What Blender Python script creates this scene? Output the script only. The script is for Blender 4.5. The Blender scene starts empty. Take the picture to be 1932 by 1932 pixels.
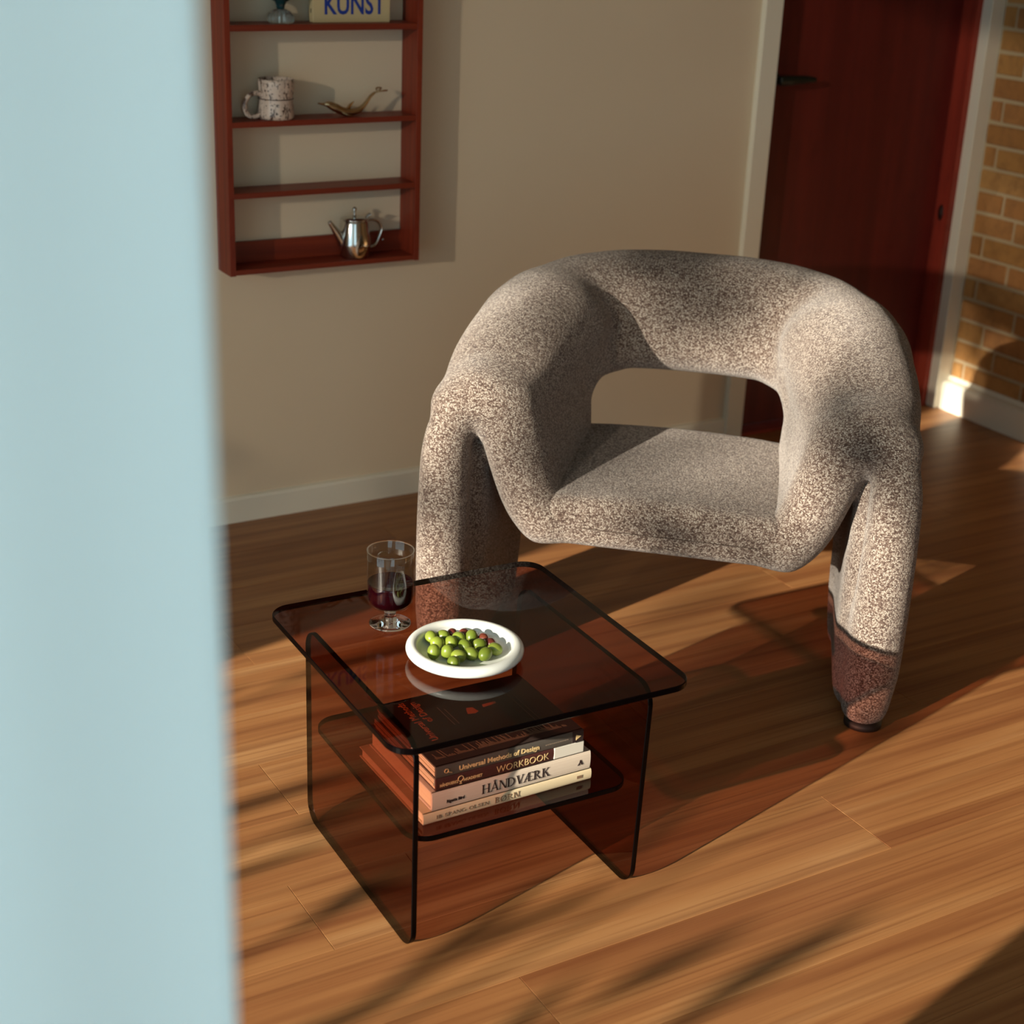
import bpy, bmesh, math, random
import numpy as np
from mathutils import Vector, Matrix
random.seed(7)
sc = bpy.context.scene
COL = sc.collection

# ------------------------------------------------------------------ camera
YAW, PITCH, ROLL, FPX = 5.42577952e-01, 3.84379009e-01, 4.28651061e-02, 2990.0
CAM = Vector((0, 0, 1.5))
def cam_axes():
    f = Vector((math.sin(YAW)*math.cos(PITCH), math.cos(YAW)*math.cos(PITCH), -math.sin(PITCH)))
    r = Vector((math.cos(YAW), -math.sin(YAW), 0)); u = r.cross(f)
    c, s = math.cos(ROLL), math.sin(ROLL)
    return c*r + s*u, -s*r + c*u, f
cr, cu, cf = cam_axes()
cam = bpy.data.cameras.new('camera'); camo = bpy.data.objects.new('camera', cam); COL.objects.link(camo)
camo.matrix_world = Matrix(((cr.x, cu.x, -cf.x, CAM.x), (cr.y, cu.y, -cf.y, CAM.y), (cr.z, cu.z, -cf.z, CAM.z), (0, 0, 0, 1)))
cam.sensor_width = 36; cam.lens = FPX/1932*36; cam.clip_start = 0.02
cam.dof.use_dof = True; cam.dof.focus_distance = 2.65; cam.dof.aperture_fstop = 4.2
sc.camera = camo

# ------------------------------------------------------------------ world, sun, exposure
w = bpy.data.worlds.new('world'); sc.world = w; w.use_nodes = True
bg = w.node_tree.nodes['Background']
bg.inputs[0].default_value = (0.57, 0.79, 0.88, 1); bg.inputs[1].default_value = 2.0
sun = bpy.data.lights.new('sun', 'SUN'); suno = bpy.data.objects.new('sun', sun); COL.objects.link(suno)
SUN_DIR = Vector((1.0, 0.245, -0.300)).normalized()
suno.rotation_euler = SUN_DIR.to_track_quat('-Z', 'Y').to_euler(); suno.location = (-6, -1, 3.5)
sun.energy = 11.5; sun.color = (1.0, 0.91, 0.75); sun.angle = math.radians(0.6)
# the same low sun thrown back by a pane of the building opposite: weaker, from a little further round
sb = bpy.data.lights.new('sun_bounce', 'SUN'); sbo = bpy.data.objects.new('sun_bounce', sb); COL.objects.link(sbo)
sbo.rotation_euler = Vector((1.0, 0.56, -0.235)).to_track_quat('-Z', 'Y').to_euler(); sbo.location = (-6, -3, 3)
sb.energy = 0.62; sb.color = (1.0, 0.86, 0.66); sb.angle = math.radians(0.9)
sc.view_settings.view_transform = 'Standard'; sc.view_settings.look = 'None'
sc.view_settings.exposure = 0.0; sc.view_settings.gamma = 1.0; sc.view_settings.use_curve_mapping = False
sc.cycles.use_denoising = True
sc.cycles.max_bounces = 12; sc.cycles.transparent_max_bounces = 24; sc.cycles.transmission_bounces = 10
sc.cycles.caustics_refractive = False; sc.cycles.caustics_reflective = False
sc.cycles.sample_clamp_indirect = 4.0

# ------------------------------------------------------------------ helpers
def tag(o, label=None, cat=None, group=None, kind=None):
    if label: o['label'] = label
    if cat: o['category'] = cat
    if group: o['group'] = group
    if kind: o['kind'] = kind
    return o
def empty(name, loc=(0, 0, 0), rz=0.0, parent=None):
    o = bpy.data.objects.new(name, None); COL.objects.link(o); o.location = loc; o.rotation_euler = (0, 0, rz)
    o.empty_display_size = 0.05
    if parent: o.parent = parent
    return o
def link(name, me, mat=None, parent=None, loc=None, smooth=False):
    if mat is not None and len(me.materials) == 0:
        for m in (mat if isinstance(mat, (list, tuple)) else [mat]): me.materials.append(m)
    o = bpy.data.objects.new(name, me); COL.objects.link(o)
    if parent: o.parent = parent
    if loc is not None: o.location = loc
    if smooth:
        for p in me.polygons: p.use_smooth = True
    return o
def bm_mesh(name, bm):
    me = bpy.data.meshes.new(name); bm.to_mesh(me); bm.free(); me.update(); return me
def box_bm(x0, x1, y0, y1, z0, z1, bev=0.0, seg=2, bm=None):
    b = bmesh.new()
    m = Matrix.Translation(((x0+x1)/2, (y0+y1)/2, (z0+z1)/2)) @ Matrix.Diagonal((x1-x0, y1-y0, z1-z0, 1))
    bmesh.ops.create_cube(b, size=1.0, matrix=m)
    if bev > 0:
        bmesh.ops.bevel(b, geom=list(b.edges), offset=bev, segments=seg, affect='EDGES', profile=0.5)
    if bm is None: return b
    me = bpy.data.meshes.new('tmp'); b.to_mesh(me); b.free(); bm.from_mesh(me); bpy.data.meshes.remove(me); return bm
def box(name, x0, x1, y0, y1, z0, z1, mat, parent=None, bev=0.0, seg=2, smooth=False):
    return link(name, bm_mesh(name, box_bm(x0, x1, y0, y1, z0, z1, bev, seg)), mat, parent, smooth=smooth)
def lathe(name, prof, mat, parent=None, n=64, loc=None, close=False, warp=None):
    """prof: list of (r,z); revolves about z."""
    vs, fs = [], []
    m = len(prof)
    for i in range(n):
        a = 2*math.pi*i/n
        for (r, z) in prof:
            rr = r if warp is None else warp(r, z, a)
            vs.append((rr*math.cos(a), rr*math.sin(a), z))
    for i in range(n):
        j = (i+1) % n
        for k in range(m-1 if not close else m):
            k2 = (k+1) % m
            fs.append((i*m+k, j*m+k, j*m+k2, i*m+k2))
    me = bpy.data.meshes.new(name); me.from_pydata(vs, [], fs)
    bm = bmesh.new(); bm.from_mesh(me); bmesh.ops.remove_doubles(bm, verts=bm.verts, dist=1e-6)
    bmesh.ops.recalc_face_normals(bm, faces=bm.faces); bm.to_mesh(me); bm.free(); me.update()
    return link(name, me, mat, parent, loc, smooth=True)
def tube(name, pts, rad, mat, parent=None, n=12, closed=False, flat=None, loc=None, res=8):
    """swept tube through pts with Catmull-Rom smoothing; rad float or list; flat=(a,b) scales the section."""
    P = [Vector(p) for p in pts]; R = rad if isinstance(rad, (list, tuple)) else [rad]*len(P)
    Q, RR = [], []
    L = len(P); rng = range(L if closed else L-1)
    for i in rng:
        if closed: a, b_, c_, d = P[(i-1) % L], P[i], P[(i+1) % L], P[(i+2) % L]; r0, r1 = R[i], R[(i+1) % L]
        else: a, b_, c_, d = P[max(i-1, 0)], P[i], P[i+1], P[min(i+2, L-1)]; r0, r1 = R[i], R[i+1]
        for k in range(res):
            t = k/res
            Q.append(0.5*((2*b_) + (c_-a)*t + (2*a-5*b_+4*c_-d)*t*t + (-a+3*b_-3*c_+d)*t**3)); RR.append(r0+(r1-r0)*t)
    if not closed: Q.append(P[-1]); RR.append(R[-1])
    vs, fs = [], []
    up = Vector((0, 0, 1)); prevx = None
    for i, q in enumerate(Q):
        tg = (Q[(i+1) % len(Q)] - Q[i-1]) if closed else (Q[min(i+1, len(Q)-1)] - Q[max(i-1, 0)])
        tg.normalize()
        x = (tg.cross(up) if prevx is None else prevx - tg*prevx.dot(tg))
        if x.length < 1e-5: x = tg.cross(Vector((1, 0, 0)))
        x.normalize(); prevx = x; y = tg.cross(x)
        fa, fb = flat if flat else (1, 1)
        for k in range(n):
            a = 2*math.pi*k/n; vs.append(q + x*math.cos(a)*RR[i]*fa + y*math.sin(a)*RR[i]*fb)
    m = len(Q)
    for i in range(m if closed else m-1):
        j = (i+1) % m
        for k in range(n): fs.append((i*n+k, i*n+(k+1) % n, j*n+(k+1) % n, j*n+k))
    if not closed: fs.append(tuple(range(n))[::-1]); fs.append(tuple((m-1)*n+k for k in range(n)))
    me = bpy.data.meshes.new(name); me.from_pydata([tuple(v) for v in vs], [], fs)
    bm = bmesh.new(); bm.from_mesh(me); bmesh.ops.recalc_face_normals(bm, faces=bm.faces); bm.to_mesh(me); bm.free(); me.update()
    return link(name, me, mat, parent, loc, smooth=True)
def rounded_rect(w, h, r, seg=10, rs=None):
    """outline of a rounded rectangle [0,w]x[0,h]; rs = radii for (0,0),(w,0),(w,h),(0,h)."""
    rs = rs or (r, r, r, r); out = []
    for (cx, cy, a0, q) in ((0, 0, math.pi, 0), (w, 0, 1.5*math.pi, 1), (w, h, 0, 2), (0, h, .5*math.pi, 3)):
        rr = rs[q]; ox = cx + (rr if cx == 0 else -rr); oy = cy + (rr if cy == 0 else -rr)
        for k in range(seg+1):
            a = a0 + .5*math.pi*k/seg; out.append((ox+rr*math.cos(a), oy+rr*math.sin(a)))
    return out
def plate_mesh(name, outline, t, xf, mats, parent, bev=0.0012):
    """extruded outline, thickness t; faces material 0, edges material 1."""
    bm = bmesh.new(); n = len(outline)
    lay = [(0.0, -bev), (bev, 0), (t-bev, 0), (t, -bev)]
    cx = sum(p[0] for p in outline)/n; cy = sum(p[1] for p in outline)/n
    rings = []
    for (z, off) in lay:
        ring = []
        for i, (x, y) in enumerate(outline):
            a = outline[i-1]; b = outline[(i+1) % n]; tx, ty = b[0]-a[0], b[1]-a[1]; l = math.hypot(tx, ty) or 1
            nx, ny = ty/l, -tx/l
            ring.append(bm.verts.new(xf(x+nx*off, y+ny*off, z)))
        rings.append(ring)
    f = bm.faces.new(rings[0][::-1]); f.material_index = 0
    f = bm.faces.new(rings[-1]); f.material_index = 0
    for a, b in zip(rings[:-1], rings[1:]):
        for i in range(n):
            j = (i+1) % n; f = bm.faces.new((a[i], a[j], b[j], b[i])); f.material_index = 1
    bmesh.ops.recalc_face_normals(bm, faces=bm.faces)
    return link(name, bm_mesh(name, bm), mats, parent)
def text_mesh(name, s, size, mat, parent, origin, xdir, ydir, depth=0.0003, align='LEFT', width=None, bold=0.0):
    cu_ = bpy.data.curves.new('t', 'FONT'); cu_.body = s; cu_.size = size; cu_.extrude = depth; cu_.offset = bold; cu_.align_x = align
    cu_.resolution_u = 3
    to = bpy.data.objects.new('t', cu_); COL.objects.link(to)
    dg = bpy.context.evaluated_depsgraph_get(); me = bpy.data.meshes.new_from_object(to.evaluated_get(dg))
    bpy.data.objects.remove(to); bpy.data.curves.remove(cu_)
    me.materials.clear()
    xs = [v.co.x for v in me.vertices]
    sx = 1.0
    if width: sx = width/(max(xs)-min(xs))
    X = Vector(xdir).normalized(); Y = Vector(ydir).normalized(); Z = X.cross(Y)
    for v in me.vertices:
        c = v.co.copy(); v.co = Vector(origin) + X*c.x*sx + Y*c.y + Z*c.z
    me.update(); return link(name, me, mat, parent)
def poly_mesh(name, polys, mat, parent, origin, xdir, ydir, depth=0.0003):
    X = Vector(xdir).normalized(); Y = Vector(ydir).normalized(); Z = X.cross(Y); O = Vector(origin)
    bm = bmesh.new()
    for pl in polys:
        a = [bm.verts.new(O+X*p[0]+Y*p[1]+Z*depth) for p in pl]; b = [bm.verts.new(O+X*p[0]+Y*p[1]-Z*depth) for p in pl]
        bm.faces.new(a); n = len(pl)
        for i in range(n): bm.faces.new((a[i], b[i], b[(i+1) % n], a[(i+1) % n]))
    bmesh.ops.recalc_face_normals(bm, faces=bm.faces)
    return link(name, bm_mesh(name, bm), mat, parent)
def copy_tree(o, parent=None):
    kids = [c for c in bpy.data.objects if c.parent == o]
    c = o.copy(); COL.objects.link(c)
    if parent: c.parent = parent
    for k in kids: copy_tree(k, c)
    return c

# ------------------------------------------------------------------ materials
def mat(name, col=(.8, .8, .8), rough=.6, metal=0.0, spec=None, coat=0, trans=0, ior=None):
    m = bpy.data.materials.new(name); m.use_nodes = True; p = m.node_tree.nodes['Principled BSDF']
    p.inputs['Base Color'].default_value = (*col, 1); p.inputs['Roughness'].default_value = rough; p.inputs['Metallic'].default_value = metal
    if spec is not None: p.inputs['Specular IOR Level'].default_value = spec
    if coat: p.inputs['Coat Weight'].default_value = coat; p.inputs['Coat Roughness'].default_value = .15
    if trans: p.inputs['Transmission Weight'].default_value = trans
    if ior: p.inputs['IOR'].default_value = ior
    return m
class NT:
    def __init__(s, m): s.t = m.node_tree; s.p = s.t.nodes['Principled BSDF']
    def n(s, typ, **kw):
        x = s.t.nodes.new(typ)
        for k, v in kw.items():
            if k in x.inputs.keys(): x.inputs[k].default_value = v
            else: setattr(x, k, v)
        return x
    def l(s, a, b): s.t.links.new(a, b)
    def ramp(s, fac, stops):
        r = s.n('ShaderNodeValToRGB'); cr_ = r.color_ramp
        while len(cr_.elements) < len(stops): cr_.elements.new(.5)
        for e, (p, c) in zip(cr_.elements, stops): e.position = p; e.color = (*c, 1) if len(c) == 3 else c
        s.l(fac, r.inputs[0]); return r
    def mix(s, a, b, fac, mode='MIX'):
        x = s.n('ShaderNodeMix', data_type='RGBA', blend_type=mode)
        for v, i in ((fac, 0), (a, 6), (b, 7)):
            if hasattr(v, 'is_output') or hasattr(v, 'links'): s.l(v, x.inputs[i])
            elif isinstance(v, (int, float)): x.inputs[i].default_value = v
            else: x.inputs[i].default_value = (*v, 1)
        return x.outputs[2]
    def coord(s, kind='Object', scale=(1, 1, 1), rnd=False):
        c = s.n('ShaderNodeTexCoord'); mp = s.n('ShaderNodeMapping'); mp.inputs['Scale'].default_value = scale
        s.l(c.outputs[kind], mp.inputs[0])
        if rnd:
            oi = s.n('ShaderNodeObjectInfo'); vm = s.n('ShaderNodeVectorMath', operation='SCALE'); vm.inputs[0].default_value = (37, 61, 23)
            s.l(oi.outputs['Random'], vm.inputs['Scale']); s.l(vm.outputs[0], mp.inputs['Location'])
        return mp.outputs[0]
    def bump(s, h, strength=.3, dist=.001):
        b = s.n('ShaderNodeBump'); b.inputs['Strength'].default_value = strength; b.inputs['Distance'].default_value = dist
        s.l(h, b.inputs['Height']); s.l(b.outputs[0], s.p.inputs['Normal'])

def wood_mat(name, cols, scale=(1.2, 14, 14), rough=.45, detail=1.0, rnd=True, dark=.35, spec=.4):
    m = mat(name, cols[0], rough, spec=spec); t = NT(m)
    v = t.coord('Object', scale, rnd)
    n1 = t.n('ShaderNodeTexNoise', Scale=1.0, Detail=3.0, Roughness=.5); t.l(v, n1.inputs['Vector'])
    # cathedral figure: distorted bands
    wv = t.n('ShaderNodeTexWave', wave_type='RINGS', rings_direction='X'); wv.inputs['Scale'].default_value = .35
    wv.inputs['Distortion'].default_value = 9.0*detail; wv.inputs['Detail'].default_value = 3.0; wv.inputs['Detail Scale'].default_value = .9
    t.l(v, wv.inputs['Vector'])
    v2 = t.coord('Object', (scale[0]*1.5, scale[1]*11, scale[2]*11), rnd)
    n2 = t.n('ShaderNodeTexNoise', Scale=1.0, Detail=4.0, Roughness=.6); t.l(v2, n2.inputs['Vector'])
    base = t.ramp(n1.outputs[0], [(.3, cols[0]), (.55, cols[1]), (.78, cols[2])])
    c1 = t.mix(base.outputs[0], cols[3], t.ramp(wv.outputs[0], [(.0, (0, 0, 0)), (.62, (0, 0, 0)), (1, (dark, dark, dark))]).outputs[0])
    c2 = t.mix(c1, cols[3], t.ramp(n2.outputs[0], [(.5, (0, 0, 0)), (.75, (.55, .55, .55))]).outputs[0])
    t.l(c2, t.p.inputs['Base Color'])
    t.bump(n2.outputs[0], .12, .0006)
    return m

M = {}
M['floor'] = wood_mat('floor_wood', [(.235, .088, .031), (.33, .146, .052), (.44, .232, .096), (.115, .029, .010)], scale=(1.1, 16, 16), rough=.40, dark=.30)
M['teak'] = wood_mat('teak', [(.17, .020, .008), (.21, .028, .010), (.26, .040, .014), (.09, .009, .004)], scale=(2.0, 40, 40), rough=.45)
M['teak_v'] = wood_mat('teak_upright', [(.17, .020, .008), (.21, .028, .010), (.26, .040, .014), (.09, .009, .004)], scale=(40, 40, 2.0), rough=.45)
M['door'] = wood_mat('door_veneer', [(.095, .009, .007), (.125, .012, .009), (.16, .017, .011), (.07, .005, .004)], scale=(22, 22, 1.0), rough=.5, rnd=False)
M['jamb'] = wood_mat('jamb_wood', [(.24, .025, .014), (.30, .035, .018), (.36, .055, .026), (.10, .010, .006)], scale=(18, 18, 1.4), rough=.5, rnd=False)
def paint(name, col, rough=.75, b=.05):
    m = mat(name, col, rough); t = NT(m); v = t.coord('Object', (1, 1, 1))
    n = t.n('ShaderNodeTexNoise', Scale=2.2, Detail=4.0); t.l(v, n.inputs['Vector'])
    c = t.mix(tuple(x*.95 for x in col), tuple(min(1, x*1.04) for x in col), n.outputs[0]); t.l(c, t.p.inputs['Base Color'])
    n2 = t.n('ShaderNodeTexNoise', Scale=420.0, Detail=2.0); t.l(v, n2.inputs['Vector']); t.bump(n2.outputs[0], b, .0006); return m
M['wall'] = paint('wall_paint', (.70, .58, .42), .85)
M['trim'] = paint('trim_paint', (.78, .74, .62), .42, .02)
M['ceil'] = paint('ceiling_paint', (.70, .62, .50), .9)
M['mortar'] = paint('mortar', (.52, .40, .24), .95, .5)
def brick_mat():
    m = mat('yellow_brick', (.4, .2, .06), .9); t = NT(m); v = t.coord('Object', (1, 1, 1), True)
    oi = t.n('ShaderNodeObjectInfo')
    c0 = t.ramp(oi.outputs['Random'], [(0, (.36, .155, .045)), (.35, (.46, .23, .065)), (.7, (.42, .185, .06)), (1, (.52, .28, .09))])
    n = t.n('ShaderNodeTexNoise', Scale=26.0, Detail=6.0, Roughness=.65); t.l(v, n.inputs['Vector'])
    c = t.mix(c0.outputs[0], (.20, .09, .035), t.ramp(n.outputs[0], [(.45, (0, 0, 0)), (.8, (.7, .7, .7))]).outputs[0]); t.l(c, t.p.inputs['Base Color'])
    n2 = t.n('ShaderNodeTexNoise', Scale=160.0, Detail=4.0); t.l(v, n2.inputs['Vector']); t.bump(n2.outputs[0], .6, .0015); return m
M['brick'] = brick_mat()
def fabric():
    m = mat('tweed_fabric', (.5, .42, .34), .95, spec=.15); t = NT(m)
    p = t.p; p.inputs['Sheen Weight'].default_value = .25; p.inputs['Sheen Roughness'].default_value = .5
    v = t.coord('Object', (1, 1, 1))
    mp = t.n('ShaderNodeMapping'); mp.inputs['Rotation'].default_value = (.7, .35, .8); mp.inputs['Scale'].default_value = (1, 1.75, 1.3); t.l(v, mp.inputs[0])
    vo = t.n('ShaderNodeTexVoronoi', Scale=330.0, Randomness=.45); t.l(mp.outputs[0], vo.inputs['Vector'])
    sep = t.n('ShaderNodeSeparateColor'); t.l(vo.outputs['Color'], sep.inputs[0])
    n2 = t.n('ShaderNodeTexNoise', Scale=50.0, Detail=2.0, Roughness=.5); t.l(v, n2.inputs['Vector'])
    add = t.n('ShaderNodeMath', operation='MULTIPLY_ADD'); t.l(n2.outputs[0], add.inputs[0]); add.inputs[1].default_value = .18; t.l(sep.outputs[0], add.inputs[2])
    c = t.ramp(add.outputs[0], [(.62, (.055, .028, .018)), (.78, (.18, .115, .075)), (.98, (.47, .37, .28)), (1.25, (.70, .60, .48))])
    add.use_clamp = False
    mr = t.n('ShaderNodeMapRange'); mr.inputs['From Min'].default_value = 0; mr.inputs['From Max'].default_value = 2.0
    t.l(add.outputs[0], mr.inputs[0])
    c = t.ramp(mr.outputs[0], [(.08, (.085, .054, .044)), (.20, (.175, .125, .103)), (.34, (.295, .245, .208)), (.50, (.475, .43, .375))])
    # crevices between the loops go dark
    d = t.ramp(vo.outputs['Distance'], [(.25, (1, 1, 1)), (.75, (.36, .28, .24))])
    c2 = t.mix(c.outputs[0], d.outputs[0], 1.0, 'MULTIPLY'); t.l(c2, p.inputs['Base Color'])
    inv = t.n('ShaderNodeMath', operation='SUBTRACT'); inv.inputs[0].default_value = 1; t.l(vo.outputs['Distance'], inv.inputs[1])
    t.bump(inv.outputs[0], .7, .0022)
    return m
M['fabric'] = fabric()
def acrylic(name, tint, refl=1.0, rough=.0, ior=1.49):
    """thin tinted acrylic: tinted straight-through transmission plus a Fresnel surface reflection."""
    m = bpy.data.materials.new(name); m.use_nodes = True; t = m.node_tree; t.nodes.clear()
    out = t.nodes.new('ShaderNodeOutputMaterial'); mx = t.nodes.new('ShaderNodeMixShader'); tr = t.nodes.new('ShaderNodeBsdfTransparent')
    gl = t.nodes.new('ShaderNodeBsdfGlossy'); gl.inputs['Roughness'].default_value = rough; gl.inputs['Color'].default_value = (refl, refl, refl, 1)
    tr.inputs[0].default_value = (*tint, 1)
    fr = t.nodes.new('ShaderNodeFresnel'); fr.inputs[0].default_value = ior
    ge = t.nodes.new('ShaderNodeNewGeometry'); sub = t.nodes.new('ShaderNodeMath'); sub.operation = 'SUBTRACT'; sub.inputs[0].default_value = 1
    mul = t.nodes.new('ShaderNodeMath'); mul.operation = 'MULTIPLY'
    t.links.new(ge.outputs['Backfacing'], sub.inputs[1]); t.links.new(sub.outputs[0], mul.inputs[0]); t.links.new(fr.outputs[0], mul.inputs[1])
    t.links.new(mul.outputs[0], mx.inputs[0]); t.links.new(tr.outputs[0], mx.inputs[1]); t.links.new(gl.outputs[0], mx.inputs[2]); t.links.new(mx.outputs[0], out.inputs[0])
    return m
M['acrylic'] = acrylic('brown_acrylic', (.60, .405, .35), refl=.65)
M['acrylic_edge'] = mat('acrylic_edge', (.0008, .0004, .0006), .25, spec=.12)
M['thin_glass'] = acrylic('clear_glass', (.93, .94, .93), ior=1.7)
M['glass'] = mat('solid_glass', (1, 1, 1), .0, trans=1.0, ior=1.48)
M['wine'] = mat('red_wine', (.012, .0005, .002), .03, spec=.6)
M['ceramic'] = mat('white_ceramic', (.83, .85, .80), .28, coat=.3)
def olive_mat(name, c1, c2, c3):
    m = mat(name, c1, .32, spec=.5); t = NT(m); v = t.coord('Object', (1, 1, 1), True)
    n = t.n('ShaderNodeTexNoise', Scale=70.0, Detail=3.0); t.l(v, n.inputs['Vector'])
    oi = t.n('ShaderNodeObjectInfo'); c0 = t.mix(c1, c2, oi.outputs['Random'])
    c = t.mix(c0, c3, t.ramp(n.outputs[0], [(.45, (0, 0, 0)), (.7, (.8, .8, .8))]).outputs[0]); t.l(c, t.p.inputs['Base Color']); t.bump(n.outputs[0], .1, .001); return m
M['olive'] = olive_mat('green_olive', (.14, .195, .020), (.26, .33, .040), (.22, .25, .045))
M['olive_dark'] = olive_mat('dark_olive', (.10, .018, .015), (.16, .035, .02), (.24, .07, .03))
M['steel'] = mat('polished_steel', (.62, .62, .60), .13, metal=1)
M['brass'] = mat('aged_brass', (.50, .38, .22), .26, metal=1)
M['black_metal'] = mat('black_metal', (.008, .012, .009), .35, metal=.3)
M['rubber'] = mat('dark_foot', (.01, .006, .005), .6)
M['teal_glass'] = mat('dark_teal_glass', (.004, .035, .045), .04, spec=.8, coat=.5)
M['ribbed_glass'] = mat('ribbed_glass', (.75, .8, .75), .05, trans=.9, ior=1.45)
def page_mat():
    m = mat('paper_pages', (.72, .62, .42), .9); t = NT(m); v = t.coord('Object', (1, 1, 900))
    n = t.n('ShaderNodeTexNoise', Scale=1.0, Detail=1.0); t.l(v, n.inputs['Vector'])
    c = t.mix((.55, .44, .27), (.80, .70, .50), n.outputs[0]); t.l(c, t.p.inputs['Base Color']); t.bump(n.outputs[0], .3, .0005); return m
M['pages'] = page_mat()
M['cov_dark'] = mat('dark_brown_cover', (.040, .026, .022), .42)
M['cov_umd'] = mat('slate_spine', (.075, .065, .055), .45)
M['cov_work'] = mat('plum_cover', (.055, .014, .012), .5)
M['cov_white'] = mat('offwhite_cover', (.60, .50, .40), .5)
M['cov_cream'] = mat('cream_cover', (.62, .50, .32), .6)
M['ink_cream'] = mat('cream_ink', (.65, .46, .22), .6)
M['ink_grey'] = mat('grey_ink', (.20, .15, .11), .6)
M['ink_black'] = mat('black_ink', (.02, .010, .010), .6)
M['ink_brown'] = mat('brown_ink', (.20, .12, .07), .6)
M['ink_orange'] = mat('orange_ink', (.85, .30, .10), .6)
M['ink_blue'] = mat('blue_ink', (.006, .035, .27), .6)
M['label_white'] = mat('pale_label', (.62, .58, .50), .6)
M['cov_kunst'] = mat('ivory_cover', (.56, .45, .25), .55)
def mug_mat():
    m = mat('speckled_glaze', (.6, .5, .4), .3, coat=.2); t = NT(m)
    v = t.coord('Object', (90, 90, 28)); n = t.n('ShaderNodeTexNoise', Scale=1.0, Detail=5.0, Roughness=.7); t.l(v, n.inputs['Vector'])
    v2 = t.coord('Object', (1, 1, 1)); n2 = t.n('ShaderNodeTexNoise', Scale=160.0, Detail=2.0); t.l(v2, n2.inputs['Vector'])
    a = t.ramp(n.outputs[0], [(.53, (0, 0, 0)), (.60, (1, 1, 1))]); b = t.ramp(n2.outputs[0], [(.60, (0, 0, 0)), (.65, (1, 1, 1))])
    c = t.mix((.62, .50, .42), (.07, .035, .025), a.outputs[0]); c = t.mix(c, (.06, .03, .02), b.outputs[0]); t.l(c, t.p.inputs['Base Color'])
    t.bump(n.outputs[0], .5, .002); return m
M['mug'] = mug_mat()
def curtain_mat():
    m = bpy.data.materials.new('pale_blue_curtain'); m.use_nodes = True; t = m.node_tree; p = t.nodes['Principled BSDF']
    p.inputs['Base Color'].default_value = (.86, .95, .96, 1); p.inputs['Roughness'].default_value = .9
    tl = t.nodes.new('ShaderNodeBsdfTranslucent'); tl.inputs[0].default_value = (.86, .95, .96, 1)
    mx = t.nodes.new('ShaderNodeMixShader'); mx.inputs[0].default_value = .22
    tr = t.nodes.new('ShaderNodeBsdfTransparent'); mx2 = t.nodes.new('ShaderNodeMixShader'); mx2.inputs[0].default_value = .04
    out = t.nodes['Material Output']
    t.links.new(p.outputs[0], mx.inputs[1]); t.links.new(tl.outputs[0], mx.inputs[2]); t.links.new(mx.outputs[0], mx2.inputs[1]); t.links.new(tr.outputs[0], mx2.inputs[2]); t.links.new(mx2.outputs[0], out.inputs[0])
    return m
M['curtain'] = curtain_mat()
M['leaf'] = mat('leaf', (.05, .09, .02), .7)
M['bark'] = mat('bark', (.10, .06, .04), .9)

# ------------------------------------------------------------------ room shell
XW0, XB, YW, YW0, ZC = -1.0, 3.60, 3.41, -0.75, 2.60      # window side, brick plane, back wall plane, side behind camera, ceiling
DX0, DX1 = 2.808, 3.550                                    # door opening between casings
# floor of planks
floor_e = tag(box('floor', XW0-.1, XB+.1, YW0-.1, YW+.2, -.05, -.012, mat('subfloor', (.04, .015, .008), .9)), kind='structure')
PW, PL = .18, 1.92
joints = {-1: 1.013, 0: 1.740, 3: .895, 8: 1.576}
pm = {}
def plank_mesh(l, wd):
    k = (round(l, 3), round(wd, 3))
    if k not in pm:
        b = bmesh.new(); bmesh.ops.create_cube(b, size=1.0, matrix=Matrix.Translation((0, 0, -.006)) @ Matrix.Diagonal((l-.0004, wd-.0003, .012, 1)))
        top = [e for e in b.edges if all(v.co.z > -.001 for v in e.verts)]
        bmesh.ops.bevel(b, geom=top, offset=.0006, segments=1, affect='EDGES')
        me = bm_mesh('plank', b); me.materials.append(M['floor']); pm[k] = me
    return pm[k]
k0 = int(math.floor((YW0-1.604)/PW)); k1 = int(math.ceil((YW-1.604)/PW))
for k in range(k0, k1):
    y0 = 1.604 + k*PW; y1 = min(y0+PW, YW)
    if y1-y0 < .01: continue
    j = joints.get(k, random.uniform(.2, 1.9) if k not in (1, 2, 4, 5, 6, 7) else {1: 2.72, 2: .22, 4: 2.60, 5: .35, 6: 2.95, 7: .55}[k])
    xs = [j]
    while xs[0] > XW0: xs.insert(0, xs[0]-PL)
    while xs[-1] < XB: xs.append(xs[-1]+PL)
    for a, b_ in zip(xs[:-1], xs[1:]):
        a = max(a, XW0); b_ = min(b_, XB)
        if b_-a < .02: continue
        o = bpy.data.objects.new('plank', plank_mesh(b_-a, y1-y0)); COL.objects.link(o); o.parent = floor_e
        o.location = ((a+b_)/2, (y0+y1)/2, random.uniform(-.0002, 0))
# back wall with the door opening
def wall_piece(bm, x0, x1, y0, y1, z0, z1): box_bm(x0, x1, y0, y1, z0, z1, bm=bm)
bm = bmesh.new()
wall_piece(bm, XW0-.12, 2.80, YW, YW+.12, -.02, ZC); wall_piece(bm, 2.80, XB+.12, YW, YW+.12, 2.08, ZC); wall_piece(bm, 3.56, XB+.12, YW, YW+.12, -.02, 2.08)
tag(link('wall_back', bm_mesh('wall_back', bm), M['wall']), kind='structure')
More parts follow.
